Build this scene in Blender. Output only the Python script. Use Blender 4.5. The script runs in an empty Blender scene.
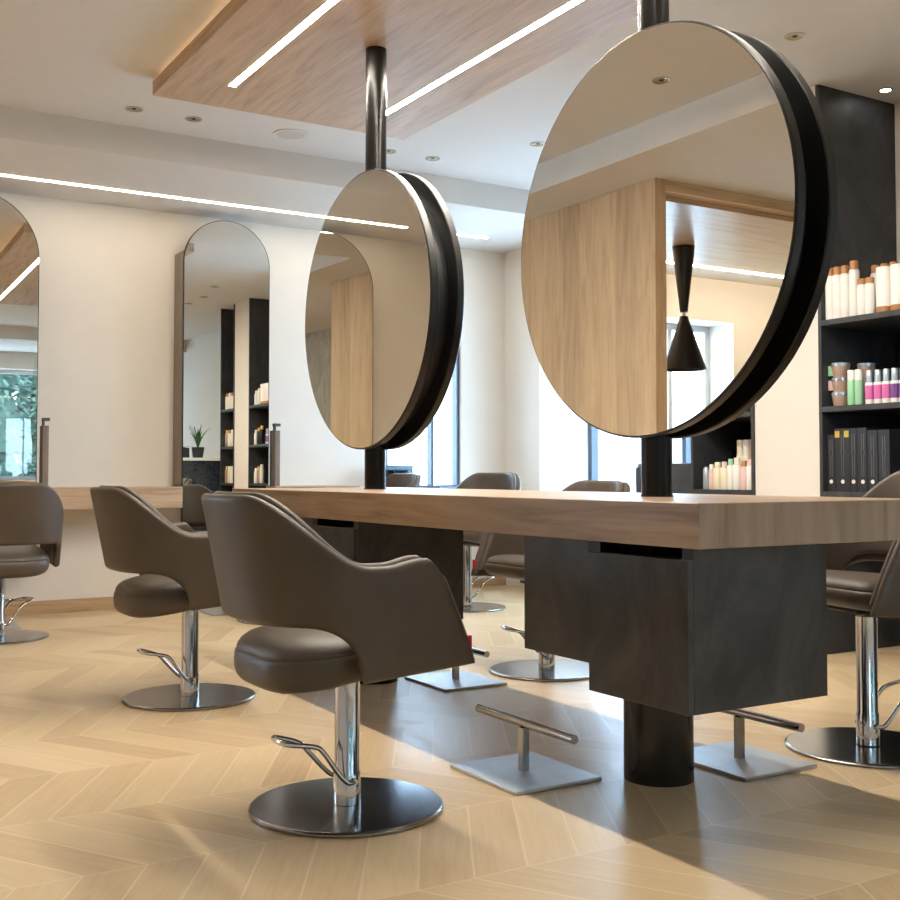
import bpy, bmesh, math, random
from mathutils import Vector, Matrix
random.seed(7)
PI = math.pi
sc = bpy.context.scene
COL = sc.collection

# ------------------------------------------------------------------ materials
def newmat(name):
    m = bpy.data.materials.new(name); m.use_nodes = True
    nt = m.node_tree
    b = nt.nodes['Principled BSDF']
    return m, nt, b

def lin(r, g, b):
    f = lambda c: (c/255/12.92) if c/255 <= .04045 else ((c/255+.055)/1.055)**2.4
    return (f(r), f(g), f(b), 1)

def ramp(nt, fac, stops):
    n = nt.nodes.new('ShaderNodeValToRGB')
    e = n.color_ramp.elements
    while len(e) < len(stops): e.new(.5)
    for k, (p, c) in enumerate(stops): e[k].position = p; e[k].color = c
    nt.links.new(fac, n.inputs[0])
    return n.outputs[0]

def noise(nt, vec, scale, detail=3, rough=.55, dist=0):
    n = nt.nodes.new('ShaderNodeTexNoise')
    n.inputs['Scale'].default_value = scale; n.inputs['Detail'].default_value = detail
    n.inputs['Roughness'].default_value = rough; n.inputs['Distortion'].default_value = dist
    if vec is not None: nt.links.new(vec, n.inputs['Vector'])
    return n.outputs['Fac']

def coords(nt, scale=(1, 1, 1), kind='Object'):
    t = nt.nodes.new('ShaderNodeTexCoord'); m = nt.nodes.new('ShaderNodeMapping')
    m.inputs['Scale'].default_value = scale
    nt.links.new(t.outputs[kind], m.inputs[0])
    return m.outputs[0]

def bump(nt, b, fac, strength, dist=.002):
    n = nt.nodes.new('ShaderNodeBump'); n.inputs['Strength'].default_value = strength
    n.inputs['Distance'].default_value = dist
    nt.links.new(fac, n.inputs['Height']); nt.links.new(n.outputs[0], b.inputs['Normal'])

def plain(name, col, rough=.5, metal=0, var=.06, scale=6, bmp=0, bscale=300, spec=.5):
    m, nt, b = newmat(name)
    c = lin(*col)
    f = noise(nt, coords(nt), scale, 4)
    lo = tuple(x*(1-var) for x in c[:3])+(1,); hi = tuple(min(1, x*(1+var)) for x in c[:3])+(1,)
    nt.links.new(ramp(nt, f, [(.3, lo), (.7, hi)]), b.inputs['Base Color'])
    b.inputs['Roughness'].default_value = rough; b.inputs['Metallic'].default_value = metal
    b.inputs['Specular IOR Level'].default_value = spec
    if bmp: bump(nt, b, noise(nt, coords(nt), bscale, 2), bmp, .001)
    return m

def math_node(nt, op, a, b=None, c=None):
    n = nt.nodes.new('ShaderNodeMath'); n.operation = op
    for i, v in enumerate((a, b, c)):
        if v is None: continue
        if isinstance(v, (int, float)): n.inputs[i].default_value = v
        else: nt.links.new(v, n.inputs[i])
    return n.outputs[0]

def mixc(nt, fac, a, b, blend='MIX'):
    n = nt.nodes.new('ShaderNodeMix'); n.data_type = 'RGBA'; n.blend_type = blend
    for i, v in ((0, fac), (6, a), (7, b)):
        if isinstance(v, (int, float)): n.inputs[i].default_value = v
        elif isinstance(v, tuple): n.inputs[i].default_value = v
        else: nt.links.new(v, n.inputs[i])
    return n.outputs[2]

def wood(name, light, dark, axis, rough=.45, stretch=14, cath=1.0, boards=None):
    m, nt, b = newmat(name)
    s = [stretch]*3; s[axis] = 1.0
    v = coords(nt, tuple(s))
    f1 = noise(nt, v, 1.1, 6, .6, 1.6*cath)
    s2 = [90]*3; s2[axis] = 3
    f2 = noise(nt, coords(nt, tuple(s2)), 1.0, 3, .6)
    f = math_node(nt, 'ADD', math_node(nt, 'MULTIPLY', f1, .7), math_node(nt, 'MULTIPLY', f2, .3))
    L, D = lin(*light), lin(*dark)
    mid = tuple((L[i]*.6+D[i]*.4) for i in range(3))+(1,)
    col = ramp(nt, f, [(.36, D), (.48, mid), (.62, L)])
    if boards:
        ax, w = boards
        t = nt.nodes.new('ShaderNodeTexCoord'); sp = nt.nodes.new('ShaderNodeSeparateXYZ')
        nt.links.new(t.outputs['Object'], sp.inputs[0])
        k = math_node(nt, 'FLOOR', math_node(nt, 'DIVIDE', sp.outputs[ax], w))
        wn = nt.nodes.new('ShaderNodeTexWhiteNoise'); wn.noise_dimensions = '1D'
        nt.links.new(k, wn.inputs['W'])
        g = math_node(nt, 'MULTIPLY_ADD', wn.outputs['Value'], .22, .86)
        cc = nt.nodes.new('ShaderNodeCombineColor')
        for i in range(3): nt.links.new(g, cc.inputs[i])
        col = mixc(nt, 1.0, col, cc.outputs[0], 'MULTIPLY')
    nt.links.new(col, b.inputs['Base Color'])
    b.inputs['Roughness'].default_value = rough
    bump(nt, b, f2, .15, .001)
    return m

def emit(name, col, strength):
    m = bpy.data.materials.new(name); m.use_nodes = True
    nt = m.node_tree; nt.nodes.remove(nt.nodes['Principled BSDF'])
    e = nt.nodes.new('ShaderNodeEmission'); e.inputs[0].default_value = (*col, 1); e.inputs[1].default_value = strength
    nt.links.new(e.outputs[0], nt.nodes['Material Output'].inputs[0])
    return m

def glass(name, tint=(.95, .98, 1)):
    m = bpy.data.materials.new(name); m.use_nodes = True
    nt = m.node_tree; nt.nodes.remove(nt.nodes['Principled BSDF'])
    t = nt.nodes.new('ShaderNodeBsdfTransparent'); t.inputs[0].default_value = (*tint, 1)
    g = nt.nodes.new('ShaderNodeBsdfGlossy'); g.inputs['Roughness'].default_value = .02
    x = nt.nodes.new('ShaderNodeMixShader'); x.inputs[0].default_value = .06
    nt.links.new(t.outputs[0], x.inputs[1]); nt.links.new(g.outputs[0], x.inputs[2])
    nt.links.new(x.outputs[0], nt.nodes['Material Output'].inputs[0])
    return m

M = {}
M['wall'] = plain('wall_paint', (226, 219, 209), .85, var=.015)
M['ceiling'] = plain('ceiling_paint', (221, 216, 210), .9, var=.012)
M['vent'] = plain('vent_cover_beige', (206, 197, 186), .8, var=.02)
M['frame_grey'] = plain('window_frame_grey', (66, 78, 92), .45)
M['frame_white'] = plain('window_frame_white', (206, 214, 222), .4)
M['leather'] = plain('taupe_leather', (77, 66, 56), .46, var=.08, scale=9, bmp=.12, bscale=420)
M['black'] = plain('black_lacquer', (9, 9, 10), .2, var=.1)
M['black_satin'] = plain('black_satin', (15, 15, 17), .42, var=.1)
M['bronze'] = plain('blackened_steel', (30, 28, 26), .26, metal=.6, var=.1)
M['rim'] = plain('frame_rim_steel', (16, 15, 15), .34, metal=.25, var=.1)
M['chrome'] = plain('polished_chrome', (205, 205, 205), .09, metal=1, var=.02)
M['steel'] = plain('brushed_steel', (170, 171, 172), .2, metal=1, var=.05, scale=30)
M['satin_steel'] = plain('satin_steel', (196, 200, 205), .45, metal=1, var=.06, scale=14)
M['plate'] = plain('polished_steel_plate', (166, 168, 172), .19, metal=1, var=.05, scale=12)
M['brass'] = plain('brass_reflector', (190, 165, 115), .3, metal=1)
M['mirror'] = plain('mirror_silver', (235, 231, 222), 0.0, metal=1, var=0)
M['oak_table'] = wood('oak_tabletop', (180, 153, 125), (140, 114, 90), 1, .42, stretch=12)
M['oak_end'] = wood('oak_tabletop_end', (170, 146, 124), (134, 112, 94), 2, .42, stretch=9)
M['oak_counter'] = wood('oak_counter', (196, 168, 140), (158, 130, 104), 0, .5)
M['oak_panel'] = wood('oak_ceiling_panel', (206, 178, 150), (172, 143, 117), 1, .5, stretch=10)
M['oak_portal'] = wood('oak_portal', (218, 188, 152), (188, 156, 122), 2, .5, stretch=9, boards=(1, .19))
M['oak_soffit'] = wood('oak_soffit', (208, 182, 154), (176, 148, 122), 0, .3, stretch=10)
M['oak_fascia'] = wood('oak_portal_fascia', (222, 194, 160), (194, 164, 130), 0, .5)
M['oak_base'] = wood('oak_baseboard', (196, 164, 126), (160, 128, 94), 0, .5)
M['slab'] = wood('ash_side_panel', (140, 126, 114), (112, 100, 90), 2, .5)
M['warm_jar'] = plain('amber_plastic', (182, 126, 78), .4)
M['white_plastic'] = plain('white_plastic', (238, 234, 228), .4, var=.02)
M['cream_plastic'] = plain('cream_plastic', (236, 226, 200), .4)
M['green_plastic'] = plain('green_plastic', (160, 212, 172), .35)
M['pink_plastic'] = plain('pink_plastic', (214, 110, 172), .35)
M['purple_plastic'] = plain('purple_plastic', (124, 72, 140), .35)
M['rose_plastic'] = plain('rose_plastic', (232, 198, 194), .4)
M['grey_plastic'] = plain('silver_cap', (176, 186, 196), .25, metal=.5)
M['brown_pot'] = plain('cosmetic_brown', (172, 142, 124), .4)
M['red'] = plain('red_tag_fabric', (190, 30, 60), .6)
M['gold'] = plain('gold_foil', (214, 182, 92), .35, metal=.3)
M['box_black'] = plain('carton_black', (44, 46, 52), .4)
M['navy'] = plain('navy_laminate', (36, 42, 54), .5, var=.12)
M['graphite_line'] = plain('grey_print', (110, 112, 116), .5)
M['tree_a'] = plain('conifer_green', (66, 92, 80), .8, var=.4, scale=2)
M['tree_b'] = plain('conifer_pale_green', (98, 122, 108), .8, var=.4, scale=2)
M['bark'] = plain('bark', (70, 56, 44), .9)
M['ground'] = plain('pale_pavement', (214, 218, 222), .9)
M['leaf'] = plain('plant_leaf', (58, 106, 48), .5, var=.3)
M['dark_leaf'] = plain('dark_leaf', (28, 34, 34), .5, var=.3)
M['facade'] = plain('pale_facade', (222, 224, 228), .9)
M['facade_dark'] = plain('facade_window_grey', (126, 140, 156), .4)
M['paper'] = plain('white_paper', (240, 240, 238), .7, var=.01)
M['blue_box'] = plain('blue_grey_casing', (96, 128, 150), .45)
M['glass'] = glass('window_glass')

# dark stone-look laminate for the cabinets
def laminate(name, lo, hi, rough=.5):
    m, nt, b = newmat(name)
    f1 = noise(nt, coords(nt, (1, 1, .55)), 5, 7, .65, 1.2)
    f2 = noise(nt, coords(nt), 34, 5, .7)
    f = math_node(nt, 'ADD', math_node(nt, 'MULTIPLY', f1, .75), math_node(nt, 'MULTIPLY', f2, .25))
    nt.links.new(ramp(nt, f, [(.36, lin(*lo)), (.66, lin(*hi))]), b.inputs['Base Color'])
    nt.links.new(ramp(nt, f2, [(.3, (rough-.1,)*3+(1,)), (.7, (rough+.12,)*3+(1,))]), b.inputs['Roughness'])
    return m
M['laminate'] = laminate('dark_stone_laminate', (32, 31, 33), (74, 71, 70), .46)
M['panel_dark'] = laminate('charcoal_panel', (40, 41, 44), (72, 73, 76), .5)
M['marble_dark'] = laminate('dark_marble', (30, 34, 42), (60, 66, 76), .3)
M['marble'] = laminate('pale_stone_wall', (176, 170, 168), (216, 211, 206), .5)

# chevron parquet
def floor_mat():
    m, nt, b = newmat('chevron_parquet')
    t = nt.nodes.new('ShaderNodeTexCoord'); sp = nt.nodes.new('ShaderNodeSeparateXYZ')
    nt.links.new(t.outputs['Object'], sp.inputs[0])
    X, Y = sp.outputs[0], sp.outputs[1]
    W = .4735
    q = math_node(nt, 'DIVIDE', math_node(nt, 'SUBTRACT', Y, 2.180), W)
    col = math_node(nt, 'FLOOR', q)
    tri = math_node(nt, 'MULTIPLY', math_node(nt, 'PINGPONG', q, 1.0), W)
    xs = math_node(nt, 'DIVIDE', math_node(nt, 'SUBTRACT', math_node(nt, 'SUBTRACT', X, math_node(nt, 'MULTIPLY', tri, .585)), 1.532), .148)
    k = math_node(nt, 'FLOOR', xs); fr = math_node(nt, 'FRACT', xs)
    fq = math_node(nt, 'FRACT', q)
    cv = nt.nodes.new('ShaderNodeCombineXYZ'); nt.links.new(k, cv.inputs[0]); nt.links.new(col, cv.inputs[1])
    wn = nt.nodes.new('ShaderNodeTexWhiteNoise'); wn.noise_dimensions = '2D'
    nt.links.new(cv.outputs[0], wn.inputs['Vector'])
    rnd = wn.outputs['Value']
    g = nt.nodes.new('ShaderNodeCombineXYZ')
    nt.links.new(math_node(nt, 'MULTIPLY', xs, 3.0), g.inputs[0])
    nt.links.new(math_node(nt, 'MULTIPLY', Y, 2.2), g.inputs[1])
    nt.links.new(math_node(nt, 'MULTIPLY', rnd, 37.0), g.inputs[2])
    f1 = noise(nt, g.outputs[0], 1.3, 6, .62, 1.4)
    g2 = nt.nodes.new('ShaderNodeCombineXYZ')
    nt.links.new(math_node(nt, 'MULTIPLY', xs, 22.0), g2.inputs[0])
    nt.links.new(math_node(nt, 'MULTIPLY', Y, 5.0), g2.inputs[1])
    nt.links.new(math_node(nt, 'MULTIPLY', rnd, 37.0), g2.inputs[2])
    f2 = noise(nt, g2.outputs[0], 1.0, 3, .6)
    f = math_node(nt, 'ADD', math_node(nt, 'ADD', math_node(nt, 'MULTIPLY', f1, .42), math_node(nt, 'MULTIPLY', f2, .2)), math_node(nt, 'MULTIPLY_ADD', rnd, .26, .07))
    colr = ramp(nt, f, [(.25, lin(178, 150, 112)), (.47, lin(205, 178, 138)), (.72, lin(222, 198, 160))])
    e1 = math_node(nt, 'LESS_THAN', math_node(nt, 'MINIMUM', fr, math_node(nt, 'SUBTRACT', 1.0, fr)), .022)
    e2 = math_node(nt, 'LESS_THAN', math_node(nt, 'MINIMUM', fq, math_node(nt, 'SUBTRACT', 1.0, fq)), .005)
    e = math_node(nt, 'MAXIMUM', e1, e2)
    colr = mixc(nt, math_node(nt, 'MULTIPLY', e, .55), colr, lin(232, 212, 180))
    nt.links.new(colr, b.inputs['Base Color'])
    nt.links.new(ramp(nt, f1, [(.3, (.3,)*3+(1,)), (.7, (.42,)*3+(1,))]), b.inputs['Roughness'])
    h = math_node(nt, 'SUBTRACT', math_node(nt, 'MULTIPLY', f2, .25), e)
    bump(nt, b, h, .25, .0015)
    return m
M['floor'] = floor_mat()

STRIP = emit('led_strip_light', (1.0, .925, .80), 190)
STRIP2 = emit('led_strip_soffit', (1.0, .88, .70), 26)
COVE = emit('cove_light', (1.0, .78, .5), 45)
SPOT = emit('downlight_lamp', (1, .93, .84), 30)

# ------------------------------------------------------------------ mesh helpers
def box(bm, x0, x1, y0, y1, z0, z1, bev=0, seg=2):
    r = bmesh.ops.create_cube(bm, size=1)
    vs = r['verts']
    for v in vs:
        v.co = Vector(((x0+x1)/2+v.co.x*(x1-x0), (y0+y1)/2+v.co.y*(y1-y0), (z0+z1)/2+v.co.z*(z1-z0)))
    if bev:
        es = list({e for v in vs for e in v.link_edges})
        bmesh.ops.bevel(bm, geom=es, offset=bev, segments=seg, affect='EDGES', profile=.5)
    return bm

def bx(*a, **k): return box(bmesh.new(), *a, **k)

def lathe(bm, prof, seg=32, cx=0, cy=0, axis='z', c=(0, 0, 0)):
    """prof: list of (radius, height); closed at both ends"""
    rings = []
    def P(r, h, a):
        if axis == 'z': return Vector((cx+r*math.cos(a), cy+r*math.sin(a), h))
        return Vector((h, c[1]+r*math.cos(a), c[2]+r*math.sin(a)))
    for r, h in prof:
        rings.append([bm.verts.new(P(r, h, 2*PI*i/seg)) for i in range(seg)])
    for a, b in zip(rings, rings[1:]):
        for i in range(seg):
            j = (i+1) % seg
            bm.faces.new((a[i], a[j], b[j], b[i]))
    bm.faces.new(list(reversed(rings[0]))); bm.faces.new(rings[-1])
    return bm

def lt(prof, seg=32, **k): return lathe(bmesh.new(), prof, seg, **k)

def tube(bm, pts, r, seg=10, closed=False):
    pts = [Vector(p) for p in pts]
    n = len(pts); rings = []
    up = None
    for i, p in enumerate(pts):
        a = pts[i-1] if (i > 0 or closed) else p
        b = pts[(i+1) % n] if (i < n-1 or closed) else p
        d = (b-a).normalized()
        if up is None:
            up = Vector((0, 0, 1)) if abs(d.z) < .9 else Vector((1, 0, 0))
        s = d.cross(up).normalized(); u = s.cross(d).normalized(); up = u
        rings.append([bm.verts.new(p+r*(math.cos(2*PI*k/seg)*s+math.sin(2*PI*k/seg)*u)) for k in range(seg)])
    m = n if closed else n-1
    for i in range(m):
        a, b = rings[i], rings[(i+1) % n]
        for k in range(seg):
            l = (k+1) % seg
            bm.faces.new((a[k], a[l], b[l], b[k]))
    if not closed:
        bm.faces.new(list(reversed(rings[0]))); bm.faces.new(rings[-1])
    return bm

def smooth_path(pts, n=8):
    """Catmull-Rom"""
    P = [Vector(p) for p in pts]; out = []
    P = [2*P[0]-P[1]]+P+[2*P[-1]-P[-2]]
    for i in range(1, len(P)-2):
        for k in range(n):
            t = k/n
            out.append(.5*((2*P[i])+(P[i+1]-P[i-1])*t+(2*P[i-1]-5*P[i]+4*P[i+1]-P[i+2])*t*t+(-P[i-1]+3*P[i]-3*P[i+1]+P[i+2])*t**3))
    out.append(P[-2]); return out

def obj(name, bm, mat, parent=None, smooth=True, ang=40):
    bmesh.ops.recalc_face_normals(bm, faces=bm.faces[:])
    me = bpy.data.meshes.new(name); bm.to_mesh(me); bm.free()
    if smooth:
        me.polygons.foreach_set('use_smooth', [True]*len(me.polygons))
        me.set_sharp_from_angle(angle=math.radians(ang))
    me.materials.append(mat)
    o = bpy.data.objects.new(name, me); COL.objects.link(o)
    if parent: o.parent = parent
    return o

def thing(name, label, cat, loc=(0, 0, 0), rz=0, group=None):
    o = bpy.data.objects.new(name, None); COL.objects.link(o)
    o.empty_display_size = .1
    o.location = loc; o.rotation_euler = (0, 0, rz)
    o['label'] = label; o['category'] = cat
    if group: o['group'] = group
    return o

def tag(o, label, cat, group=None):
    o['label'] = label; o['category'] = cat
    if group: o['group'] = group
    return o

def struct(name, bm, mat, parent=None, smooth=False):
    o = obj(name, bm, mat, parent, smooth)
    if parent is None: o['kind'] = 'structure'
    return o

def dup(root, loc, rz=0, label=None, group=None):
    r = root.copy(); COL.objects.link(r); r.location = loc; r.rotation_euler = (0, 0, rz)
    if label: r['label'] = label
    if group: r['group'] = group
    for ch in list(root.children):
        c = ch.copy(); COL.objects.link(c); c.parent = r
        for g in list(ch.children):
            d = g.copy(); COL.objects.link(d); d.parent = c
    return r

# ------------------------------------------------------------------ room shell
VW = 7.72      # far wall
UR = 5.20      # right wall
VF = -2.90     # wall behind the camera
UL = -4.60     # left wall of the alcove
ZC, ZS = 2.935, 2.76

struct('floor', bx(UL-.3, UR+.6, VF-.4, VW+.6, -.1, 0), M['floor'])
struct('ceiling', bx(UL-.3, UR+.6, VF-.4, VW+.6, ZC, ZC+.2), M['ceiling'])
# lowered soffits along the far wall, the left side and the front
struct('ceiling_soffit_far', bx(.25, UR, 6.46, VW, ZS, ZC), M['ceiling'])
struct('ceiling_soffit_left', bx(UL, .25, VF, VW, ZS, ZC), M['ceiling'])
struct('ceiling_soffit_front', bx(.25, UR, VF, -1.2, ZS, ZC), M['ceiling'])

# right wall with window opening v 4.98..7.22, z .80..2.38
b = bmesh.new()
box(b, UR, UR+.55, VF-.3, 4.98, 0, ZC)
box(b, UR, UR+.55, 7.22, VW+.6, 0, ZC)
box(b, UR, UR+.55, 4.98, 7.22, 0, .70)
box(b, UR, UR+.55, 4.98, 7.22, 2.38, ZC)
struct('wall_right', b, M['wall'])
# far wall with openings
b = bmesh.new()
box(b, UL-.3, -3.36, VW, VW+.42, 0, ZC)
box(b, -3.36, -1.5, VW, VW+.42, 0, .80)
box(b, -3.36, -1.5, VW, VW+.42, 2.36, ZC)
box(b, -1.5, 4.09, VW, VW+.42, 0, ZC)
box(b, 4.09, 4.775, VW, VW+.42, 0, .80)
box(b, 4.09, 4.775, VW, VW+.42, 2.30, ZC)
box(b, 4.775, UR, VW, VW+.42, 0, ZC)
struct('wall_far', b, M['wall'])
# front wall (behind the camera) with its wide window
b = bmesh.new()
box(b, UL-.3, .3, VF-.3, VF, 0, ZC)
box(b, 4.9, UR, VF-.3, VF, 0, ZC)
box(b, .3, 4.9, VF-.3, VF, 0, .82)
box(b, .3, 4.9, VF-.3, VF, 2.50, ZC)
struct('wall_front', b, M['wall'])
struct('wall_left', bx(UL-.3, UL, VF-.3, VW, 0, ZC), M['wall'])
# stone partition left of the camera with a doorway clad in oak
b = bmesh.new()
box(b, -1.85, -1.7, VF, 3.55, 0, ZS); box(b, -1.85, -1.7, 3.55, 4.5, 2.08, ZS)
struct('wall_partition', b, M['marble'])
struct('trim_5', bx(-1.86, -1.66, 3.50, 3.57, 0, 2.10), M['slab'])
struct('door_1', bx(-1.82, -1.74, 3.57, 4.5, 0, 2.08), M['oak_portal'])

# wall piers between the shelf niches
struct('trim_1', bx(4.6, UR, 3.93, 4.375, 0, ZC), M['wall'])
struct('trim_2', bx(4.6, UR, 2.50, 2.97, 0, ZC), M['wall'])
struct('baseboard_far', bx(-.18, UR, VW-.018, VW, 0, .085), M['oak_base'])
struct('baseboard_right', bx(UR-.018, UR, 3.0, 3.89, 0, .085), M['oak_base'])

def window(n, axis, a0, a1, z0, z1, plane, mull, mat, depth=.07, fw=.06, handle=None):
    """axis 'x': window runs along x at y=plane; 'y': along y at x=plane"""
    def B(bm, s0, s1, d0, d1, q0, q1):
        if axis == 'x': box(bm, s0, s1, plane+d0, plane+d1, q0, q1)
        else: box(bm, plane+d0, plane+d1, s0, s1, q0, q1)
    b = bmesh.new()
    h = depth/2
    B(b, a0, a0+fw, -h, h, z0, z1); B(b, a1-fw, a1, -h, h, z0, z1)
    B(b, a0+fw, a1-fw, -h, h, z0, z0+fw); B(b, a0+fw, a1-fw, -h, h, z1-fw, z1)
    for m in mull: B(b, m-fw*.45, m+fw*.45, -h, h, z0+fw, z1-fw)
    f = struct('window_%d' % n, b, mat)
    edges = [a0+fw]+[e for m in mull for e in (m-fw*.45, m+fw*.45)]+[a1-fw]
    for i in range(0, len(edges), 2):
        b = bmesh.new(); B(b, edges[i], edges[i+1], -.006, .006, z0+fw, z1-fw)
        obj('pane', b, M['glass'], f, smooth=False)
    return f
window(1, 'y', 4.98, 7.22, .70, 2.38, UR+.52, [6.1], M['frame_grey'], fw=.045)
w2 = window(2, 'x', 4.09, 4.775, .80, 2.30, VW+.06, [4.52], M['frame_grey'], fw=.028)
window(3, 'x', -3.36, -1.5, .80, 2.36, VW+.36, [-2.85, -2.2], M['frame_white'])
window(4, 'x', .3, 4.9, .82, 2.50, VF-.2, [1.8, 3.5], M['frame_white'])
struct('trim_3', bx(.3, 4.9, VF-.15, VF+.1, .79, .82), M['white_plastic'])

# outside: pale pavement, a pale facade beyond the right-hand windows
b = bmesh.new()
box(b, -40, 40, -40, VF-.45, -.32, -.30); box(b, -40, 40, VW+.62, 40, -.32, -.30)
box(b, UR+.62, 40, VF-.45, VW+.62, -.32, -.30); box(b, -40, UL-.32, VF-.45, VW+.62, -.32, -.30)
struct('ground', b, M['ground'])
fc = thing('building', 'pale building front across the street outside the right window', 'building', (14, 9, -.3))
b = bmesh.new(); box(b, -.0, 4, -9, 9, 0, 2.4); obj('facade', b, M['facade'], fc, False)
for k in range(6):
    obj('facade_window', bx(-.06, 0, -8+k*2.8, -6.6+k*2.8, 1.0, 1.9), M['facade_dark'], fc, False)

# ------------------------------------------------------------------ ceiling panel and lights
cp = thing('ceiling_panel', 'oak raft under the ceiling above the table, with two light strips', 'ceiling panel', (2.35, 3.55, 2.848))
obj('board', bx(-.73, .73, -2.06, 2.06, 0, .073), M['oak_panel'], cp, False)
obj('mount', bx(-.5, .5, -1.8, 1.8, .073, ZC-2.848), M['ceiling'], cp, False)
b = bmesh.new()
for sx in (-1, 1): box(b, sx*.62-.02, sx*.62+.02, -1.95, 1.95, .0735, .077)
obj('cove_light', b, COVE, cp, False)
for sx in (-.431, .422):
    obj('light_strip', bx(sx-.016, sx+.016, -1.72, 1.72, -.0006, -.0002), STRIP, cp, False)
sl = thing('light_strip', 'long glowing light line set in the lowered ceiling by the far wall', 'light strip', (2.60, 7.27, ZS))
obj('diffuser', bx(-2.14, 2.14, -.016, .016, -.004, 0), STRIP2, sl, False)

def ring(bm, r0, r1, z0, z1, seg=28):
    prof = [(r0, z0), (r1, z0), (r1, z1), (r0, z1)]
    R = [[bm.verts.new((r*math.cos(2*PI*i/seg), r*math.sin(2*PI*i/seg), z)) for i in range(seg)] for r, z in prof]
    for k in range(4):
        a, c = R[k], R[(k+1) % 4]
        for i in range(seg):
            j = (i+1) % seg
            bm.faces.new((a[i], a[j], c[j], c[i]))
    return bm

dl = thing('downlight', '', 'ceiling light', (0, 0, 0))
obj('trim_ring', ring(bmesh.new(), .036, .047, -.006, -.0005), M['chrome'], dl)
obj('reflector', lt([(.036, -.0005), (.036, -.003), (.024, -.0012), (.02, -.001)], 24), M['brass'], dl)
obj('lamp', lt([(.012, -.004), (.012, -.0012)], 16), M['black_satin'], dl)
DL = [((1.668, 6.128), 'recessed downlight, leftmost of the row before the lowered far ceiling'),
      ((2.005, 6.128), 'recessed downlight, second from left in the row before the lowered far ceiling'),
      ((3.25, 6.115), 'recessed downlight mostly hidden behind the far black mirror pole'),
      ((3.567, 6.112), 'recessed downlight between the two round mirrors, above the far one'),
      ((3.96, 5.508), 'recessed downlight beside the left rim of the near round mirror'),
      ((3.991, 3.527), 'recessed downlight at the upper right, above the near mirror rim'),
      ((.624, 4.282), 'recessed downlight seen only as reflected in the near round mirror'),
      ((4.12, 2.254), 'recessed downlight reflected lower in the free standing arched mirror'),
      ((4.12, 2.80), 'recessed downlight reflected right of another in the arched mirror')]
for i, ((x, y), lb) in enumerate(DL):
    if i == 0:
        dl.location = (x, y, ZC); dl['label'] = lb; dl['group'] = 'unlit recessed downlights'
    else:
        dup(dl, (x, y, ZC), 0, lb, 'unlit recessed downlights')
sp = thing('spotlight', 'small lit spotlight in the ceiling above the dark shelf panel', 'ceiling light', (4.957, 3.78, ZC))
obj('trim_ring', ring(bmesh.new(), .026, .036, -.006, -.0005), M['chrome'], sp)
obj('lamp', lt([(.026, -.003), (.026, -.0005)], 20), SPOT, sp)
vt = thing('air_vent', 'round pale ceiling vent beside the oak raft', 'vent', (2.593, 6.111, ZC))
obj('ring', ring(bmesh.new(), .085, .105, -.006, -.0005), M['ceiling'], vt)
obj('cover', lt([(.085, -.0005), (.083, -.006), (.05, -.009), (.01, -.009)], 28), M['vent'], vt)

# ------------------------------------------------------------------ oak portal to the alcove
pt = thing('oak_portal', 'light oak clad portal at the left, reflected in the near round mirror', 'portal', (-.18, 5.24, 0))
obj('side_wall', bx(-.09, 0, 0, VW-5.24, 0, ZS), M['oak_portal'], pt, False)
obj('fascia', bx(-4.3, -.09, 0, .09, 2.69, ZS), M['oak_fascia'], pt, False)
obj('lining', bx(-4.3, -.09, .09, 1.6, 2.655, 2.69), M['oak_soffit'], pt, False)
obj('light_strip', bx(-4.2, -.1, 1.62, 1.66, 2.65, 2.69), STRIP2, pt, False)
obj('jamb', bx(-4.42, -4.3, 0, .09, 0, ZS), M['oak_portal'], pt, False)
pn = thing('pendant_lamp', 'black hourglass pendant lamp seen in the near round mirror', 'pendant lamp', (-1.45, 6.35, 0))
obj('stem_cone', lt([(.085, 2.655), (.082, 2.60), (.03, 2.16), (.028, 2.15)], 28), M['black_satin'], pn)
obj('neck', lt([(.013, 2.15), (.013, 2.12)], 16), M['chrome'], pn)
obj('lamp_shade', lt([(.03, 2.12), (.036, 2.10), (.165, 1.72), (.165, 1.71), (.155, 1.715), (.03, 2.08)], 32), M['black_satin'], pn)

# ------------------------------------------------------------------ table
U0, U1, V0, V1 = 1.88, 2.74, 1.97, 5.12
ZT, ZB = .850, .740
CU, CV2, CV1 = 2.312, 2.601, 4.471
tb = thing('styling_table', 'long oak styling table under the two round mirrors', 'table', (CU, (V0+V1)/2, 0))
vy = (V0+V1)/2
top = obj('tabletop', bx(U0-CU, U1-CU, V0-vy, V1-vy, ZB, ZT, bev=.002, seg=1), M['oak_table'], tb, False)
top.data.materials.append(M['oak_end'])
for f in top.data.polygons:
    if abs(f.normal.y) > .9: f.material_index = 1
for v in (CV2, CV1):
    obj('pedestal', lt([(.105, 0), (.105, ZB)], 48, cx=0, cy=v-vy), M['black'], tb)

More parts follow.
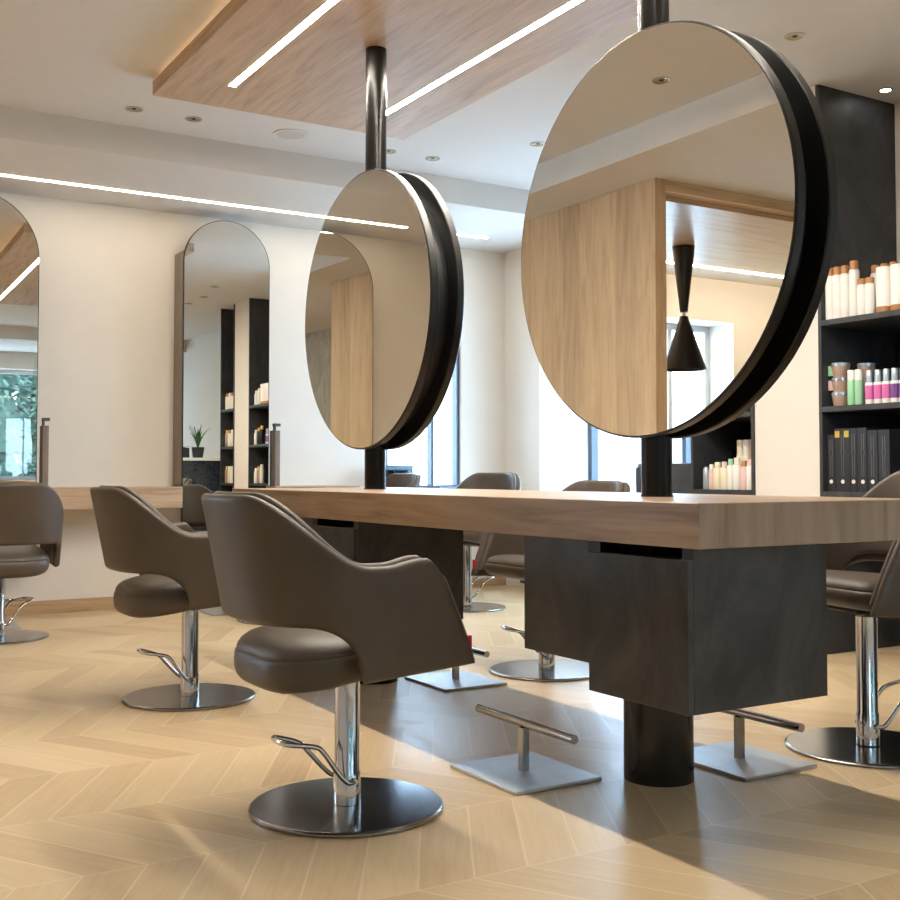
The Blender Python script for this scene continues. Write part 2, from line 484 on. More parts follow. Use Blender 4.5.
def cabinet(v0, label):
    c = thing('drawer_cabinet', label, 'cabinet', (U0, v0, 0), 0, 'cabinets under the styling table')
    obj('end_panel', bx(.02, .488, 0.012, .05, .341, ZB), M['laminate'], c, False)
    # carcass: deep box behind the drawer, slim tall part behind it
    b = bmesh.new()
    box(b, .022, .488, .05, .380, .36, .70)
    obj('carcass', b, M['panel_dark'], c, False)
    df = obj('drawer_front', bx(.0, .02, .012, .393, .341, .711, bev=.0015, seg=1), M['laminate'], c, False)
    b = bmesh.new(); box(b, .20, .23, .05, .36, .70, ZB); box(b, .003, .06, .345, .393, .712, ZB)
    obj('grip_recess', b, M['black_satin'], df, False)
    obj('side_body', bx(.003, .315, .394, .698, .412, ZB, bev=.0015, seg=1), M['laminate'], c, False)
    return c
cabinet(1.997, 'dark stone look drawer cabinet at the near end of the table')
cabinet(3.800, 'dark stone look drawer cabinet under the far end of the table')

# ------------------------------------------------------------------ round mirrors
def round_mirror(v, label, yaw=0):
    t = thing('round_mirror', label, 'mirror', (CU, v, ZT), yaw, 'double sided round mirrors on poles')
    zc = 1.651-ZT; R = .623
    def disc(u0, u1, r, c, seg=96, bev=.004):
        return lathe(bmesh.new(), [(r-bev, u0), (r, u0+bev), (r, u1-bev), (r-bev, u1)], seg, axis='x', c=(0, 0, zc))
    # trays with the glass set flush in each
    for s in (-1, 1):
        u_out, u_in = (-.072, -.036) if s < 0 else (.086, .052)
        a, bb = min(u_out, u_in), max(u_out, u_in)
        f = obj('frame', disc(a, bb, R, 0), M['rim'], t)
        g0 = u_out+s*.0008
        obj('mirror_glass', lathe(bmesh.new(), [(R-.007, min(g0, u_out)), (R-.007, max(g0, u_out))], 96, axis='x', c=(0, 0, zc)), M['mirror'], f)
    obj('core', disc(-.036, .052, .55, 0, bev=.001), M['black_satin'], t)
    obj('pole', lt([(.0475, 0), (.0475, zc-.5501)], 40), M['bronze'], t)
    obj('pole', lt([(.0475, zc+.5501), (.0475, 2.848-ZT)], 40), M['bronze'], t)
    obj('collar', lt([(.05, .0), (.05, .006)], 40), M['black'], t)
    return t
round_mirror(CV2, 'large round mirror on a black pole at the near end of the table')
round_mirror(CV1, 'round mirror on a black pole at the far end of the table')

# ------------------------------------------------------------------ salon chair
def sstep(a, b, x):
    t = max(0, min(1, (x-a)/(b-a))); return t*t*(3-2*t)

HW, XR, XS, XF = .287, -.302, -.045, .235
def path(n_side=26, n_arc=64):
    """plan outline from right arm tip (y<0) round the back to the left arm tip; (x, y, nx, ny, w)
    w runs 0 (start of the rear curve) .. 1 (middle of the back); superellipse corners"""
    out = []
    for i in range(n_side): out.append((XF+(XS-XF)*i/n_side, -HW, 0, -1, 0.0))
    A = XS-XR; ex = 2.5
    def pt(a): return XS-A*math.sin(a)**(2/ex), -HW*math.cos(a)**(2/ex)
    # resample evenly by arc length
    raw = [pt((PI/2)*k/2000) for k in range(2001)]
    cum = [0]
    for a, c in zip(raw, raw[1:]): cum.append(cum[-1]+math.hypot(c[0]-a[0], c[1]-a[1]))
    k = 0; arc = []
    for i in range(n_arc+1):
        t = cum[-1]*i/n_arc
        while k < 1999 and cum[k+1] < t: k += 1
        f = (t-cum[k])/max(1e-9, cum[k+1]-cum[k])
        arc.append((raw[k][0]+(raw[k+1][0]-raw[k][0])*f, raw[k][1]+(raw[k+1][1]-raw[k][1])*f))
    half = list(out)
    for i, (x, y) in enumerate(arc):
        a = arc[max(0, i-1)]; c = arc[min(n_arc, i+1)]
        dx, dy = c[0]-a[0], c[1]-a[1]
        if i == n_arc: dx, dy = 0, 1
        if i == 0: dx, dy = -1, 0
        l = math.hypot(dx, dy)
        half.append((x, y, -dy/l, dx/l, i/n_arc))
    res = list(half)
    for (x, y, nx, ny, w) in reversed(half[:-1]): res.append((x, -y, nx, -ny, w))
    return res

def z_top(x, w):
    if w == 0:
        base = .687+.016*sstep(-.05, .14, x)
        return base-.05*sstep(XF-.07, XF, x)**2
    return .687+.180*sstep(.09, .72, w)

def z_bot(x, w):
    drop0, drop1 = -.225, -.095
    if w > .6 or x < drop0: return .535
    if x < drop1:
        t = (x-drop0)/(drop1-drop0)
        return .535-.143*(1-math.sqrt(max(0, 1-t*t)))
    return .392+(x-drop1)*.075

def lean(w): return .06+.16*sstep(.10, .95, w)

def shell_bm(n_out, n_in, inset_b=0, inset_t=0, tip=0, m=8):
    """band between offsets n_out (outer) and n_in (inner) with rounded rims"""
    bm = bmesh.new(); rings = []
    P = path(); N = len(P)
    for i, (x, y, nx, ny, phi) in enumerate(P):  # phi: position along the rear curve
        zt, zb = z_top(x, phi)-inset_t, z_bot(x, phi)+inset_b
        th = n_out-n_in; r = th/2; cn = (n_out+n_in)/2
        # shrink towards the tips so the ends are rounded
        e = min(i, N-1-i)
        k = 1.0
        if e < 4: k = math.sqrt(max(.04, 1-((4-e)/4.15)**2))
        loop = []
        prof = []
        for q in range(m+1):
            a = PI*q/m
            prof.append((math.cos(a)*r*k, zt-r+math.sin(a)*r))
        nz = 14
        for q in range(1, nz):
            prof.append((-r*k, zt-r+(zb+r-(zt-r))*q/nz))
        for q in range(m+1):
            a = PI+PI*q/m
            prof.append((math.cos(a)*r*k, zb+r+math.sin(a)*r))
        for q in range(1, nz):
            prof.append((r*k, zb+r+(zt-r-(zb+r))*q/nz))
        for dn, z in prof:
            off = cn+dn+lean(phi)*(z-.56)
            px, py = x+nx*off, y+ny*off
            if phi == 0:
                xm = XS
                xf = XF-tip-.125*max(0, min(1.1, (z-.41)/.285))**1.15
                px = xm+(x-xm)*(xf-xm)/(XF-xm)
            loop.append(bm.verts.new((px, py, z)))
        rings.append(loop)
    L = len(rings[0])
    for a, c in zip(rings, rings[1:]):
        for k in range(L):
            l = (k+1) % L
            bm.faces.new((a[k], a[l], c[l], c[k]))
    bm.faces.new(list(reversed(rings[0]))); bm.faces.new(rings[-1])
    return bm

def seat_bm():
    bm = bmesh.new(); rings = []
    n = 64
    def outline(inset, z):
        pts = []
        for i in range(n):
            a = 2*PI*i/n
            ca, sa = math.cos(a), math.sin(a)
            p = 2/6.5 if ca > 0 else 2/3.2
            hx = .255-inset; hy = .243-inset
            x = -.034+hx*math.copysign(abs(ca)**p, ca); y = hy*math.copysign(abs(sa)**p, sa)
            k = max(0, min(1, (.462-z)/.108))
            zz = z+(1-k)*(x+.05)*.085+k*((x+.25)*.16-.002)
            pts.append((x, y, zz))
        return pts
    prof = [(.12, .354), (.075, .354), (.045, .356), (.026, .361), (.012, .371), (.003, .386), (-.002, .406), (-.003, .430), (-.001, .452), (.002, .459), (.0045, .462), (.0035, .465), (.006, .474), (.014, .486), (.03, .497), (.06, .506), (.11, .512), (.17, .514)]
    for ins, z in prof:
        rings.append([bm.verts.new(p) for p in outline(ins, z)])
    for a, c in zip(rings, rings[1:]):
        for k in range(n):
            l = (k+1) % n
            bm.faces.new((a[k], a[l], c[l], c[k]))
    bm.faces.new(list(reversed(rings[0]))); bm.faces.new(rings[-1])
    return bm

def lever_bm():
    bm = bmesh.new()
    loop = smooth_path([(.0, -.046, .080), (-.022, -.052, .082), (-.050, -.052, .110), (-.095, -.052, .172), (-.120, -.052, .190), (-.185, -.050, .203), (-.205, -.030, .206),
                        (-.205, .030, .206), (-.185, .050, .203), (-.120, .052, .180), (-.090, .052, .150), (-.050, .052, .106), (-.022, .052, .082), (.0, .046, .080)], 6)
    tube(bm, loop, .007, 10)
    tube(bm, [(0, -.052, .080), (0, .052, .080)], .009, 12)
    return bm

def mount_bm():
    bm = bx(-.12, .10, -.075, .075, .338, .352, bev=.004)
    for v in bm.verts: v.co.z += (v.co.x+.25)*.16
    return bm

def make_chair(label, group):
    t = thing('salon_chair', label, 'chair', (0, 0, 0), 0, group)
    # base
    obj('base_plate', lt([(.262, 0), (.268, .004), (.268, .009), (.263, .0126), (.261, .013), (.256, .01305), (.05, .0134)], 72), M['plate'], t)
    obj('column', lt([(.0375, .0145), (.0375, .10), (.0345, .104), (.0345, .374)], 40), M['chrome'], t)
    obj('mount_plate', mount_bm(), M['black_satin'], t)
    s = obj('seat', seat_bm(), M['leather'], t)
    sh = obj('shell', shell_bm(.030, -.006), M['leather'], t, ang=70)
    obj('lining', shell_bm(-.004, -.034, inset_b=.03, inset_t=-.006, tip=.012), M['leather'], sh, ang=70)
    obj('pump_lever', lever_bm(), M['chrome'], t)
    tg = obj('tag', bx(.207, .219, -.300, -.283, .446, .492), M['red'], sh, False)
    tg['label'] = 'small red fabric tag'
    return t

CG = 'taupe salon chairs'
c0 = make_chair('taupe leather salon chair nearest the camera, at the near left side of the table', CG)
c0.location = (1.372, 2.818, 0)
def chair(x, y, rz, label, lever=None, dz=0):
    c = dup(c0, (x, y, 0), rz, label, CG)
    if lever is not None:
        for ch in c.children:
            if ch.name.startswith('pump_lever'): ch.rotation_euler = (0, 0, lever-rz)
    for ch in c.children:      # pump height
        if dz and ch.name.split('.')[0] in ('seat', 'shell', 'mount_plate'): ch.location.z = dz
        if dz > 0 and ch.name.split('.')[0] == 'column': ch.scale.z = (.374+dz)/.374
    return c
chair(1.48, 4.510, 0, 'taupe salon chair left of the table, behind the nearest chair')
chair(1.092, 6.678, PI/2, 'taupe salon chair cut by the left picture edge, facing the left arched mirror', lever=PI*1.15)
chair(2.75, 6.62, PI/2+.05, 'taupe salon chair hidden behind the nearest chair, facing the second arched mirror', dz=-.035)
chair(3.155, 2.511, PI-.19, 'taupe salon chair cut by the right picture edge, across the table', dz=.068)
chair(3.10, 4.255, PI, 'taupe salon chair across the table, partly hidden behind its cabinets', lever=-.35, dz=.015)
chair(4.085, 6.53, PI+.35, 'taupe salon chair by the room corner, its back above the tabletop', lever=PI*1.02, dz=.055)
chair(3.49, 6.92, PI, 'taupe salon chair behind the far mirror pole, only a shoulder visible', dz=.05)

# ------------------------------------------------------------------ footrests
fr = thing('footrest', 'steel T shaped footrest in front of the nearest chair', 'footrest', (1.985, 2.845, 0), 0, 'steel footrests')
obj('base_plate', bx(-.155, .16, -.18, .18, 0, .012, bev=.003), M['satin_steel'], fr, False)
obj('post', bx(-.012, .012, -.012, .012, .012, .143), M['steel'], fr, False)
def bar_bm():
    bm = bmesh.new(); tube(bm, [(0, -.255, .156), (0, .255, .156)], .0135, 20); return bm
obj('foot_bar', bar_bm(), M['steel'], fr)
dup(fr, (2.60, 4.25, 0), PI, 'steel footrest across the table, below the far cabinet', 'steel footrests')
dup(fr, (2.66, 2.61, 0), PI, 'steel footrest across the table, behind the black near pedestal', 'steel footrests')
dup(fr, (1.985, 4.56, 0), 0, 'steel footrest for the chair behind the nearest one, left of the table', 'steel footrests')
dup(fr, (2.63, 7.16, 0), PI/2, 'steel footrest on the floor before the second arched mirror', 'steel footrests')
dup(fr, (1.10, 7.20, 0), PI/2, 'steel footrest before the left arched mirror, behind the cut off chair', 'steel footrests')

# ------------------------------------------------------------------ wall counter and arched mirrors
def counter(u0, u1, label):
    o = obj('wall_counter', bx(u0, u1, 7.40, VW, .69, .832, bev=.002, seg=1), M['oak_counter'], None, False)
    return tag(o, label, 'counter', 'oak wall counters')
counter(1.455, 2.368, 'oak wall counter between the two arched mirrors')
counter(-.18, .605, 'oak wall counter left of the left arched mirror, outside the picture edge')
counter(3.04, 3.70, 'oak wall counter right of the second arched mirror, behind the table')

def arched(cx, label, r=.315, zs=2.385, yaw=0.0, tilt=0.0):
    t = thing('arched_mirror', label, 'mirror', (cx, 7.5, 0), yaw, 'tall arched mirrors')
    z0 = .35
    def arch(rad, y0, y1, zb):
        bm = bmesh.new()
        pts = [(-rad, zb), (rad, zb)]+[(rad*math.cos(a), zs+rad*math.sin(a)) for a in [PI*i/48 for i in range(49)]]
        A = [bm.verts.new((x, y0, z)) for x, z in pts]; B = [bm.verts.new((x, y1, z)) for x, z in pts]
        bm.faces.new(A); bm.faces.new(list(reversed(B)))
        n = len(pts)
        for i in range(n):
            j = (i+1) % n
            bm.faces.new((A[i], A[j], B[j], B[i]))
        return bm
    fa = obj('frame', arch(r, -.004, .018, z0), M['bronze'], t)
    obj('mirror_glass', arch(r-.005, -.0055, -.004, z0+.005), M['mirror'], fa)
    fa.rotation_euler = (tilt, 0, 0); fa.location.y = tilt*1.2     # hangs very slightly leaned back
    # square wall panels that carry the mirror
    for s in (-1, 1):
        x0 = s*(r-.002)-(.0 if s < 0 else .03)
        obj('side_panel', bx(x0, x0+.03, .018, VW-7.5-.010, .84, zs+.075), M['slab'], t, False)
    obj('back_panel', bx(-r+.04, r-.04, .10, VW-7.5-.010, .84, zs), M['slab'], t, False)
    obj('wall_bracket', bx(-.25, .25, .018, VW-7.5-.010, .42, .60), M['slab'], t, False)
    return t
arched(2.708, 'tall arched mirror on the far wall, seen behind the nearest chairs', yaw=math.radians(-.05), tilt=-.002)
arched(1.03, 'tall arched mirror cut by the left picture edge', .412, 2.298, math.radians(-.95))

def holder(x, label):
    t = thing('tool_holder', label, 'tool holder', (x, 7.46, .832), 0, 'tool holders beside the arched mirrors')
    obj('body', bx(-.014, .02, -.03, .08, 0, .395), M['slab'], t, False)
    obj('hook', bx(-.014, .028, -.02, .03, .425, .445), M['frame_grey'], t, False)
    obj('hook_stem', bx(-.014, -.002, -.01, .02, .395, .425), M['frame_grey'], t, False)
holder(3.062, 'slim grey tool holder at the right edge of the second arched mirror')
holder(1.482, 'slim grey tool holder at the right edge of the left arched mirror')

# ------------------------------------------------------------------ product shelves
def shelf(v0, v1, label, levels=(.83, 1.262, 1.705), u0=4.585):
    t = thing('product_shelf', label, 'shelf', (u0, v0, 0), 0, 'dark product shelves in the right wall')
    w = v1-v0; d = UR-u0-.002
    for y in (0, w-.02):
        obj('side_panel', bx(0.006, d, y, y+.02, .0, ZC-.001), M['panel_dark'], t, False)
    obj('back_panel', bx(d-.016, d, .02, w-.02, .0, 1.72), M['navy'], t, False)
    for z in levels:
        obj('shelf_board', bx(0, d-.016, .021, w-.021, z-.028, z, bev=.001, seg=1), M['panel_dark'], t, False)
    return t
shelf(2.972, 3.928, 'dark product shelf at the right picture edge')
shelf(4.377, 4.87, 'dark product shelf behind the near mirror, left of the white pier')
shelf(2.03, 2.498, 'dark product shelf seen only in the second arched mirror')

G_ = {}
def container(name, cat, h, r, mats, label, loc, cap=(.25, .8), shape='bottle', group=None):
    key = (name, round(h, 3), round(r, 3), mats, shape, cap)
    if key in G_:
        return dup(G_[key], loc, 0, label, group)
    t = thing(name, label, cat, loc, 0, group)
    ch = h*cap[0]; cr = r*cap[1]; bh = h-ch
    if shape == 'bottle':
        obj('body', lt([(r*.92, 0), (r, .006), (r, bh-.012), (r*.9, bh-.003), (cr*.9, bh)], 20), M[mats[0]], t)
        obj('cap', lt([(cr, bh), (cr, h-.004), (cr*.85, h)], 20), M[mats[1]], t)
    elif shape == 'tube':      # stands on its cap, crimped at the top
        bm = bmesh.new(); n = 20; rings = []
        for k in range(6):
            f = k/5; z = ch+(h-ch)*f
            rx, ry = r*(1-.0*f), r*(1-.9*f)
            rings.append([bm.verts.new((ry*math.cos(2*PI*i/n), (rx+.1*r*f)*math.sin(2*PI*i/n), z)) for i in range(n)])
        for a, c in zip(rings, rings[1:]):
            for i in range(n):
                j = (i+1) % n; bm.faces.new((a[i], a[j], c[j], c[i]))
        bm.faces.new(list(reversed(rings[0]))); bm.faces.new(rings[-1])
        obj('body', bm, M[mats[0]], t)
        obj('cap', lt([(cr, 0), (cr, ch)], 20), M[mats[1]], t)
    elif shape == 'banded':    # coloured band round a white tube with a silver cap
        obj('body', lt([(r*.95, 0), (r, .004), (r, bh-.006), (r*.9, bh)], 20), M['white_plastic'], t)
        obj('band', lt([(r*1.01, bh*.22), (r*1.01, bh*.86)], 20), M[mats[0]], t)
        obj('cap', lt([(cr, bh), (cr, h-.003), (cr*.9, h)], 20), M[mats[1]], t)
    elif shape == 'jar':       # lidded jar with a wood coloured foot
        obj('wall_bracket', lt([(r*.97, 0), (r, .003), (r, .03)], 24), M[mats[1]], t)
        obj('body', lt([(r, .03), (r, h-.006), (r*.95, h)], 24), M[mats[0]], t)
    elif shape == 'pump':
        obj('body', lt([(r*.93, 0), (r, .006), (r, h*.62), (r*.5, h*.70), (r*.4, h*.70)], 20), M[mats[0]], t)
        bm = bmesh.new(); lathe(bm, [(r*.42, h*.70), (r*.42, h*.80), (r*.14, h*.805), (r*.14, h*.95), (r*.3, h*.955), (r*.3, h)], 14)
        box(bm, -r*.9, 0, -r*.12, r*.12, h*.955, h*.99)
        obj('pump', bm, M[mats[1]], t)
    G_[key] = t
    return t

B_ = 'bottle'; Z1, Z2, Z3 = .83, 1.262, 1.705
ordn = ['first', 'second', 'third', 'fourth', 'fifth', 'sixth', 'seventh', 'eighth', 'ninth', 'tenth']
# top board of the right shelf: tall white bottles with copper caps
for k, v in enumerate((3.892, 3.848, 3.800, 3.745)):
    container('bottle', B_, .27 if k < 3 else .285, .0258, ('white_plastic', 'warm_jar'), 'tall white bottle with copper cap, %s from the left on the top board' % ordn[k], (4.635, v-.01, Z3), (.15, .8), group='tall white bottles on the top board')
for k, v in enumerate((3.735, 3.680, 3.625)):
    container('bottle', B_, .27, .025, ('white_plastic', 'warm_jar'), 'tall white bottle in the rear row of the top board, %s from the left' % ordn[k], (4.76, v-.03, Z3), (.15, .8), group='tall white bottles on the top board')
for k, v in enumerate((3.680, 3.633)):
    container('bottle', B_, .185, .0245, ('white_plastic', 'warm_jar'), 'short white bottle with copper cap, %s one before the tall rear bottles' % ('left' if k == 0 else 'right'), (4.625, v, Z3), (.16, .85), group='short white bottles on the top board')
for k, v in enumerate((3.560, 3.478, 3.395, 3.31)):
    container('jar', 'jar', .225, .039, ('white_plastic', 'warm_jar'), 'white upright jar with copper foot, %s from left on the top board' % ordn[k], (4.64, v, Z3), shape='jar', group='white jars on the top board')
# middle board: clear pots stacked in threes, green and pink tubes
def pot(x, y, z, label, flag):
    t = thing('cosmetic_pot', label, 'pot', (x, y, z), 0, 'stacked cosmetic pots')
    obj('body', lt([(.036, 0), (.044, .05), (.044, .055)], 20), M['brown_pot'], t)
    obj('lid', lt([(.047, .055), (.047, .071), (.044, .074)], 20), M['grey_plastic'], t)
    if flag: obj('paper_flag', bx(-.02, -.018, .035, .085, .0+.01, .062), M[flag], t, False)
pot(4.66, 3.845, Z2, 'brown pot at the bottom of the pot stack on the middle board', None)
pot(4.66, 3.845, Z2+.0745, 'brown pot in the middle of the pot stack, with a rose paper flag', 'rose_plastic')
pot(4.66, 3.845, Z2+.149, 'brown pot on top of the pot stack, with a green paper flag', 'green_plastic')
for k in range(3):
    pot(4.79, 3.79, Z2+.0745*k, 'brown pot in the rear stack of pots, %s layer' % ('bottom', 'middle', 'top')[k], None)
for k, v in enumerate((3.755, 3.710)):
    container('tube', 'tube', .178, .0205, ('green_plastic', 'white_plastic'), 'green tube with white cap, %s of the two on the middle board' % ('left' if k == 0 else 'right'), (4.63, v, Z2), (.30, .95), group='green tubes on the middle board')
for k, v in enumerate((3.646, 3.596, 3.548, 3.500, 3.452)):
    container('tube', 'tube', .168, .0215, ('pink_plastic' if k < 3 else 'purple_plastic', 'grey_plastic'), '%s banded tube with silver cap, %s from left of the five' % ('pink' if k < 3 else 'purple', ordn[k]), (4.63, v, Z2), (.36, .8), 'banded', group='banded tubes on the middle board')
# lower board: black cartons with line drawing, white dot and gold square
def carton(v, w, h, label, gold, dots):
    t = thing('carton', label, 'box', (4.62, v, Z1), 0, 'black cartons on the lower board')
    obj('body', bx(0, .30, 0, w, 0, h, bev=.001, seg=1), M['box_black'], t, False)
    for d in dots:
        m_ = lathe(bmesh.new(), [(.0105, -.002), (.0105, -.0002)], 14, axis='x', c=(0, w*d, .05))
        obj('white_dot', m_, M['white_plastic'], t)
        b = bmesh.new()
        for s in (-1, 1): box(b, -.0012, -.0002, w*d+s*.006-.001, w*d+s*.006+.001, .075, .185)
        box(b, -.0012, -.0002, w*d-.010, w*d-.008, .185, .205); box(b, -.0012, -.0002, w*d+.008, w*d+.010, .185, .205)
        for s in (-1, 1): box(b, -.0012, -.0002, w*d+s*.007-.0015, w*d+s*.007+.0015, .205, h-.03)
        obj('tool_drawing', b, M['graphite_line'], t, False)
    for d in gold:
        obj('gold_seal', bx(-.0015, -.0002, w*d-.014, w*d+.014, h-.045, h-.012), M['gold'], t, False)
carton(3.858, .046, .290, 'narrow black carton, leftmost on the lower board', (), (.45,))
carton(3.762, .094, .318, 'black carton with two gold seals on the lower board', (.82, .22), (.48,))
carton(3.722, .039, .318, 'slim black carton just right of the gold sealed carton', (), (.5,))
carton(3.662, .058, .318, 'black carton third from left with pale drawing on the lower board', (), (.4,))
carton(3.598, .060, .304, 'black carton fourth from left, behind the right chair back', (), (.5,))
carton(3.530, .064, .304, 'black carton at the right picture edge on the lower board', (), (.5,))
# left shelf: mixed bottles on its lower board
pal = [('grey_plastic', 'black_satin', .155, .021, 'pump', 'grey pump bottle'), ('rose_plastic', 'white_plastic', .120, .018, 'bottle', 'small rose bottle'), ('cream_plastic', 'cream_plastic', .130, .026, 'bottle', 'cream bottle'),
       ('cream_plastic', 'rose_plastic', .132, .024, 'bottle', 'cream bottle with rose cap'), ('white_plastic', 'green_plastic', .145, .020, 'bottle', 'white bottle with green cap'), ('white_plastic', 'white_plastic', .150, .026, 'bottle', 'plain white bottle'),
       ('rose_plastic', 'warm_jar', .136, .022, 'bottle', 'rose bottle with copper cap'), ('white_plastic', 'rose_plastic', .142, .026, 'bottle', 'white bottle with rose cap')]
v = 4.815
for k, (a, b_, h, r, shp, nm) in enumerate(pal):
    v -= r+.002
    container('bottle', B_, h*1.2, r, (a, b_), '%s, %s from left in the front row of the left shelf' % (nm, ordn[k]), (4.64, v, Z1), (.2, .7), shp, group='bottles on the left shelf')
    v -= r+.002
for k, (vv, a) in enumerate(((4.66, 'cream_plastic'), (4.61, 'white_plastic'), (4.565, 'brown_pot'), (4.50, 'brown_pot'), (4.45, 'brown_pot'))):
    container('bottle', B_, .285, .024, (a, a), '%s tall bottle in the rear row of the left shelf, %s from left' % ({'c': 'cream', 'w': 'white', 'b': 'brown'}[a[0]], ordn[k]), (4.78, vv, Z1), (.3, .85), group='bottles on the left shelf')
for k, vv in enumerate((4.78, 4.73, 4.69)):
    container('bottle', B_, .235, .02, ('black_satin', 'black'), 'dark pump bottle in the rear row of the left shelf, %s from left' % ordn[k], (4.78, vv, Z1), shape='pump', group='bottles on the left shelf')
# products that show only in the arched mirror
for zi, Z in enumerate((Z1, Z2, Z3)):
    for k in range(4):
        mm = random.choice([('white_plastic', 'warm_jar'), ('cream_plastic', 'white_plastic'), ('brown_pot', 'gold'), ('white_plastic', 'white_plastic')])
        container('bottle', B_, .20, .026, mm, '%s bottle from the window side on the %s board of the mirrored shelf' % (ordn[k], ('lower', 'middle', 'top')[zi]), (4.65, 2.12+k*.09, Z), (.2, .7), group='bottles on the mirrored shelf')
    for k in range(3):
        mm = random.choice([('white_plastic', 'white_plastic'), ('black_satin', 'gold'), ('brown_pot', 'gold')]) if zi < 2 else ('white_plastic', 'white_plastic')
        container('bottle', B_, .17+.02*k, .026, mm, '%s bottle beside the second pier on the %s board, reflected in the arched mirror' % (ordn[k], ('lower', 'middle', 'top')[zi]), (4.65, 3.07+k*.085, Z), (.2, .7), group='bottles beside the second pier')

# ------------------------------------------------------------------ reception desk (seen in the arched mirror)
rd = thing('reception_desk', 'dark marble reception desk reflected in the second arched mirror', 'desk', (4.18, 1.25, 0))
obj('front', bx(-.45, .62, 0, .62, 0, 1.10), M['marble_dark'], rd, False)
obj('desk_top', bx(-.47, .64, -.02, .64, 1.10, 1.135, bev=.002, seg=1), M['paper'], rd, False)
pl = thing('potted_plant', 'potted plant with upright green leaves on the reception desk', 'plant', (4.42, 1.72, 1.135))
obj('pot', lt([(.06, 0), (.075, .10), (.078, .13), (.07, .13), (.068, .11)], 24), M['box_black'], pl)
def leaf_bm(n, h, spread, w):
    bm = bmesh.new()
    for k in range(n):
        a = random.uniform(0, 2*PI); hh = h*random.uniform(.55, 1); sp_ = spread*random.uniform(.3, 1)
        d = Vector((math.cos(a), math.sin(a), 0)); s = Vector((-math.sin(a), math.cos(a), 0))
        prev = None
        for q in range(7):
            f = q/6
            c = d*(sp_*f*f)+Vector((0, 0, .1+hh*f))
            ww = w*math.sin(PI*min(.98, .12+f*.88))
            cur = [bm.verts.new(c-s*ww), bm.verts.new(c+d*.004), bm.verts.new(c+s*ww)]
            if prev:
                for i in (0, 1): bm.faces.new((prev[i], prev[i+1], cur[i+1], cur[i]))
            prev = cur
    return bm
obj('leaves', leaf_bm(16, .34, .16, .018), M['leaf'], pl)
bp = thing('desk_bowl', 'dark planter box with flat dark leaves on the reception desk', 'planter', (4.22, 1.70, 1.135))
obj('box', bx(-.1, .08, -.07, .07, 0, .12, bev=.004), M['box_black'], bp)
obj('leaves', leaf_bm(12, .07, .22, .03), M['dark_leaf'], bp)
pp = obj('paper_stack', bx(4.0, 4.12, 1.6, 1.8, 1.135, 1.15), M['paper'], None, False)
tag(pp, 'low stack of white paper on the reception desk', 'paper')

# ------------------------------------------------------------------ things by the windows
dk = thing('storage_cabinet', 'dark low cabinet before the right window, behind the near mirror pole', 'cabinet', (4.72, 4.90, 0))
obj('body', bx(0, .46, 0, .60, .05, .985, bev=.012), M['panel_dark'], dk)
obj('plinth', bx(.02, .44, .02, .58, 0, .05), M['black_satin'], dk, False)
obj('door', bx(-.016, -.001, .01, .295, .08, .96), M['panel_dark'], dk, False)
obj('door', bx(-.016, -.001, .305, .59, .08, .96), M['panel_dark'], dk, False)
struct('trim_4', bx(3.75, 4.80, 7.30, VW, .775, .80), M['frame_white'])
ap = thing('coffee_machine', 'blue grey boxy machine with dark opening on the ledge by the narrow window', 'machine', (4.02, 7.40, .80))
bm = bmesh.new(); box(bm, -.11, .135, .0, .20, .145, .185, bev=.008); box(bm, .08, .135, .0, .20, 0, .145, bev=.006); box(bm, -.11, .08, .14, .20, 0, .145); box(bm, -.11, .08, 0, .14, 0, .02)
obj('body', bm, M['blue_box'], ap)
obj('group_head', lt([(.03, .145), (.025, .10), (.012, .095)], 16, cx=-.01, cy=.07), M['black'], ap)
for k, (x, w) in enumerate(((4.42, .11), (4.60, .06))):
    tag(obj('tray', bx(x, x+w, 7.36, 7.46, .80, .818, bev=.003), M['blue_box'], None), ('flat blue grey tray' if k == 0 else 'small flat blue grey dish')+' on the ledge by the narrow window', 'tray')

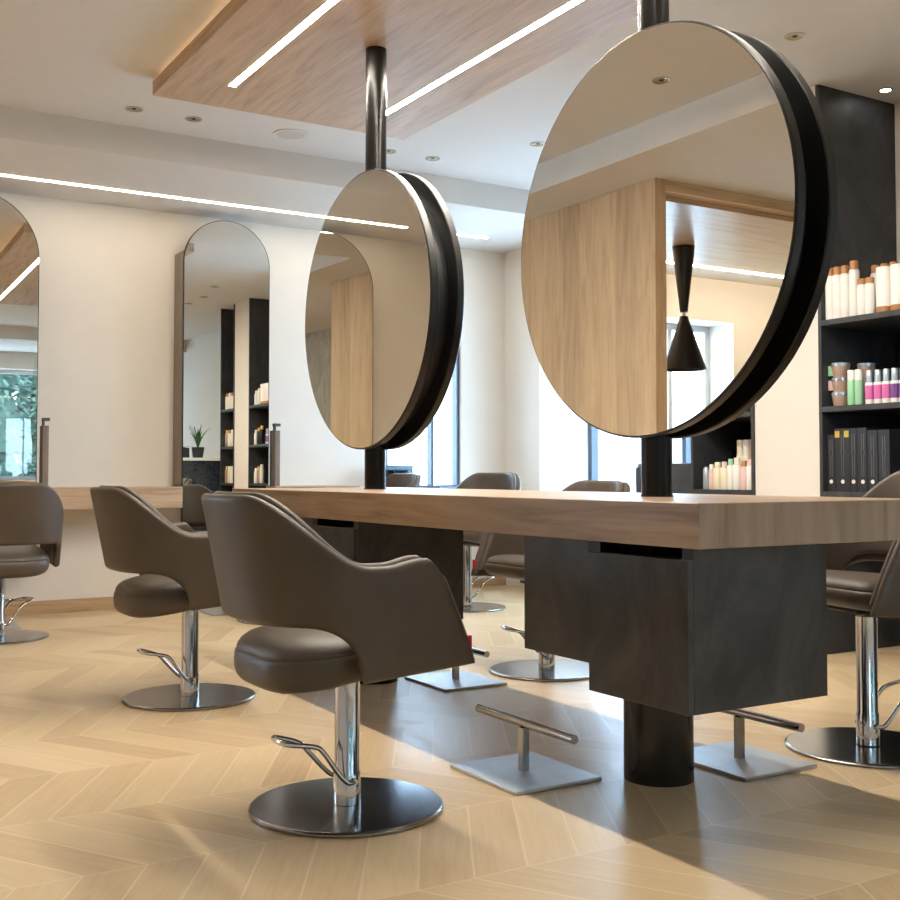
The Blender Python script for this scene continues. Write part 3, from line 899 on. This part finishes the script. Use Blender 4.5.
# ------------------------------------------------------------------ trees outside the front window (seen in the left arched mirror)
def tree(x, y, h, r, mat, label):
    t = thing('conifer_tree', label, 'tree', (x, y, -.3), 0, 'trees outside the front window')
    obj('trunk', lt([(.16, 0), (.1, h*.5), (.03, h*.95)], 12), M['bark'], t)
    bm = bmesh.new()
    for k in range(5200):
        f = random.random()**1.3; z = .3+(h-.3)*f
        rr = r*(1-f)**.8*random.uniform(.3, 1)**.6+.05
        a = random.uniform(0, 2*PI)
        p = Vector((rr*math.cos(a), rr*math.sin(a), z-.15*rr))
        s = random.uniform(.05, .15)
        d = Vector((math.cos(a), math.sin(a), random.uniform(-.9, .3))).normalized()*s*1.5
        e = Vector((-math.sin(a), math.cos(a), random.uniform(-.6, .6)))*s*.35
        q = [bm.verts.new(p-e), bm.verts.new(p+e), bm.verts.new(p+d+e*.3), bm.verts.new(p+d-e*.3)]
        bm.faces.new(q)
    for q in range(5):
        z0 = .4+(h-.4)*q/5; z1 = z0+(h-.4)*.32; r0 = r*(1-q/5)**.8*.62
        lathe(bm, [(r0*.3, z0-.05), (r0, z0), (r0*.5, (z0+z1)/2), (.02, min(z1, h))], 14)
    obj('foliage', bm, mat, t, smooth=False)
TL = ['broad green', 'pale slim', 'tall dark', 'wide pale', 'small dark', 'tall pale', 'leaning dark', 'broad pale', 'tallest dark', 'distant pale', 'distant dark', 'rearmost pale']
for k, (x, y, h, r) in enumerate(((3.1, -8.0, 6.5, 1.5), (6.1, -8.4, 6.8, 1.45), (.2, -8.0, 6.6, 1.45), (9.0, -9.0, 6.5, 1.5), (1.7, -10.8, 8.4, 1.8), (4.7, -11.0, 9, 1.9), (8.0, -12.2, 8.5, 1.9), (-1.6, -11.4, 9, 1.8), (3.2, -13.8, 11, 2.1), (6.6, -14.4, 11, 2.1), (10.4, -13, 10, 2.0), (0, -14.2, 11, 2.1))):
    tree(x, y, h, r, M['tree_a'] if k % 2 == 0 else M['tree_b'], '%s conifer outside the front window, seen in the left arched mirror' % TL[k])

# ------------------------------------------------------------------ world, camera, view
w = bpy.data.worlds.new('sky'); sc.world = w; w.use_nodes = True
nt = w.node_tree; bg = nt.nodes['Background']
bg.inputs[0].default_value = (.56, .77, 1.0, 1); bg.inputs[1].default_value = 12.5

cam = bpy.data.cameras.new('camera'); co = bpy.data.objects.new('camera', cam); COL.objects.link(co)
cam.sensor_width = 36; cam.sensor_fit = 'HORIZONTAL'
cam.lens = 1118.56/900*36
cam.shift_y = -(450-432.98)/900
co.location = (0, 0, .92)
co.rotation_euler = (math.radians(90+2.084), 0, math.radians(-31.169))
cam.clip_start = .02
sc.camera = co
vs = sc.view_settings
vs.view_transform = 'Standard'; vs.look = 'None'; vs.gamma = 1; vs.use_curve_mapping = False
vs.exposure = 0.4
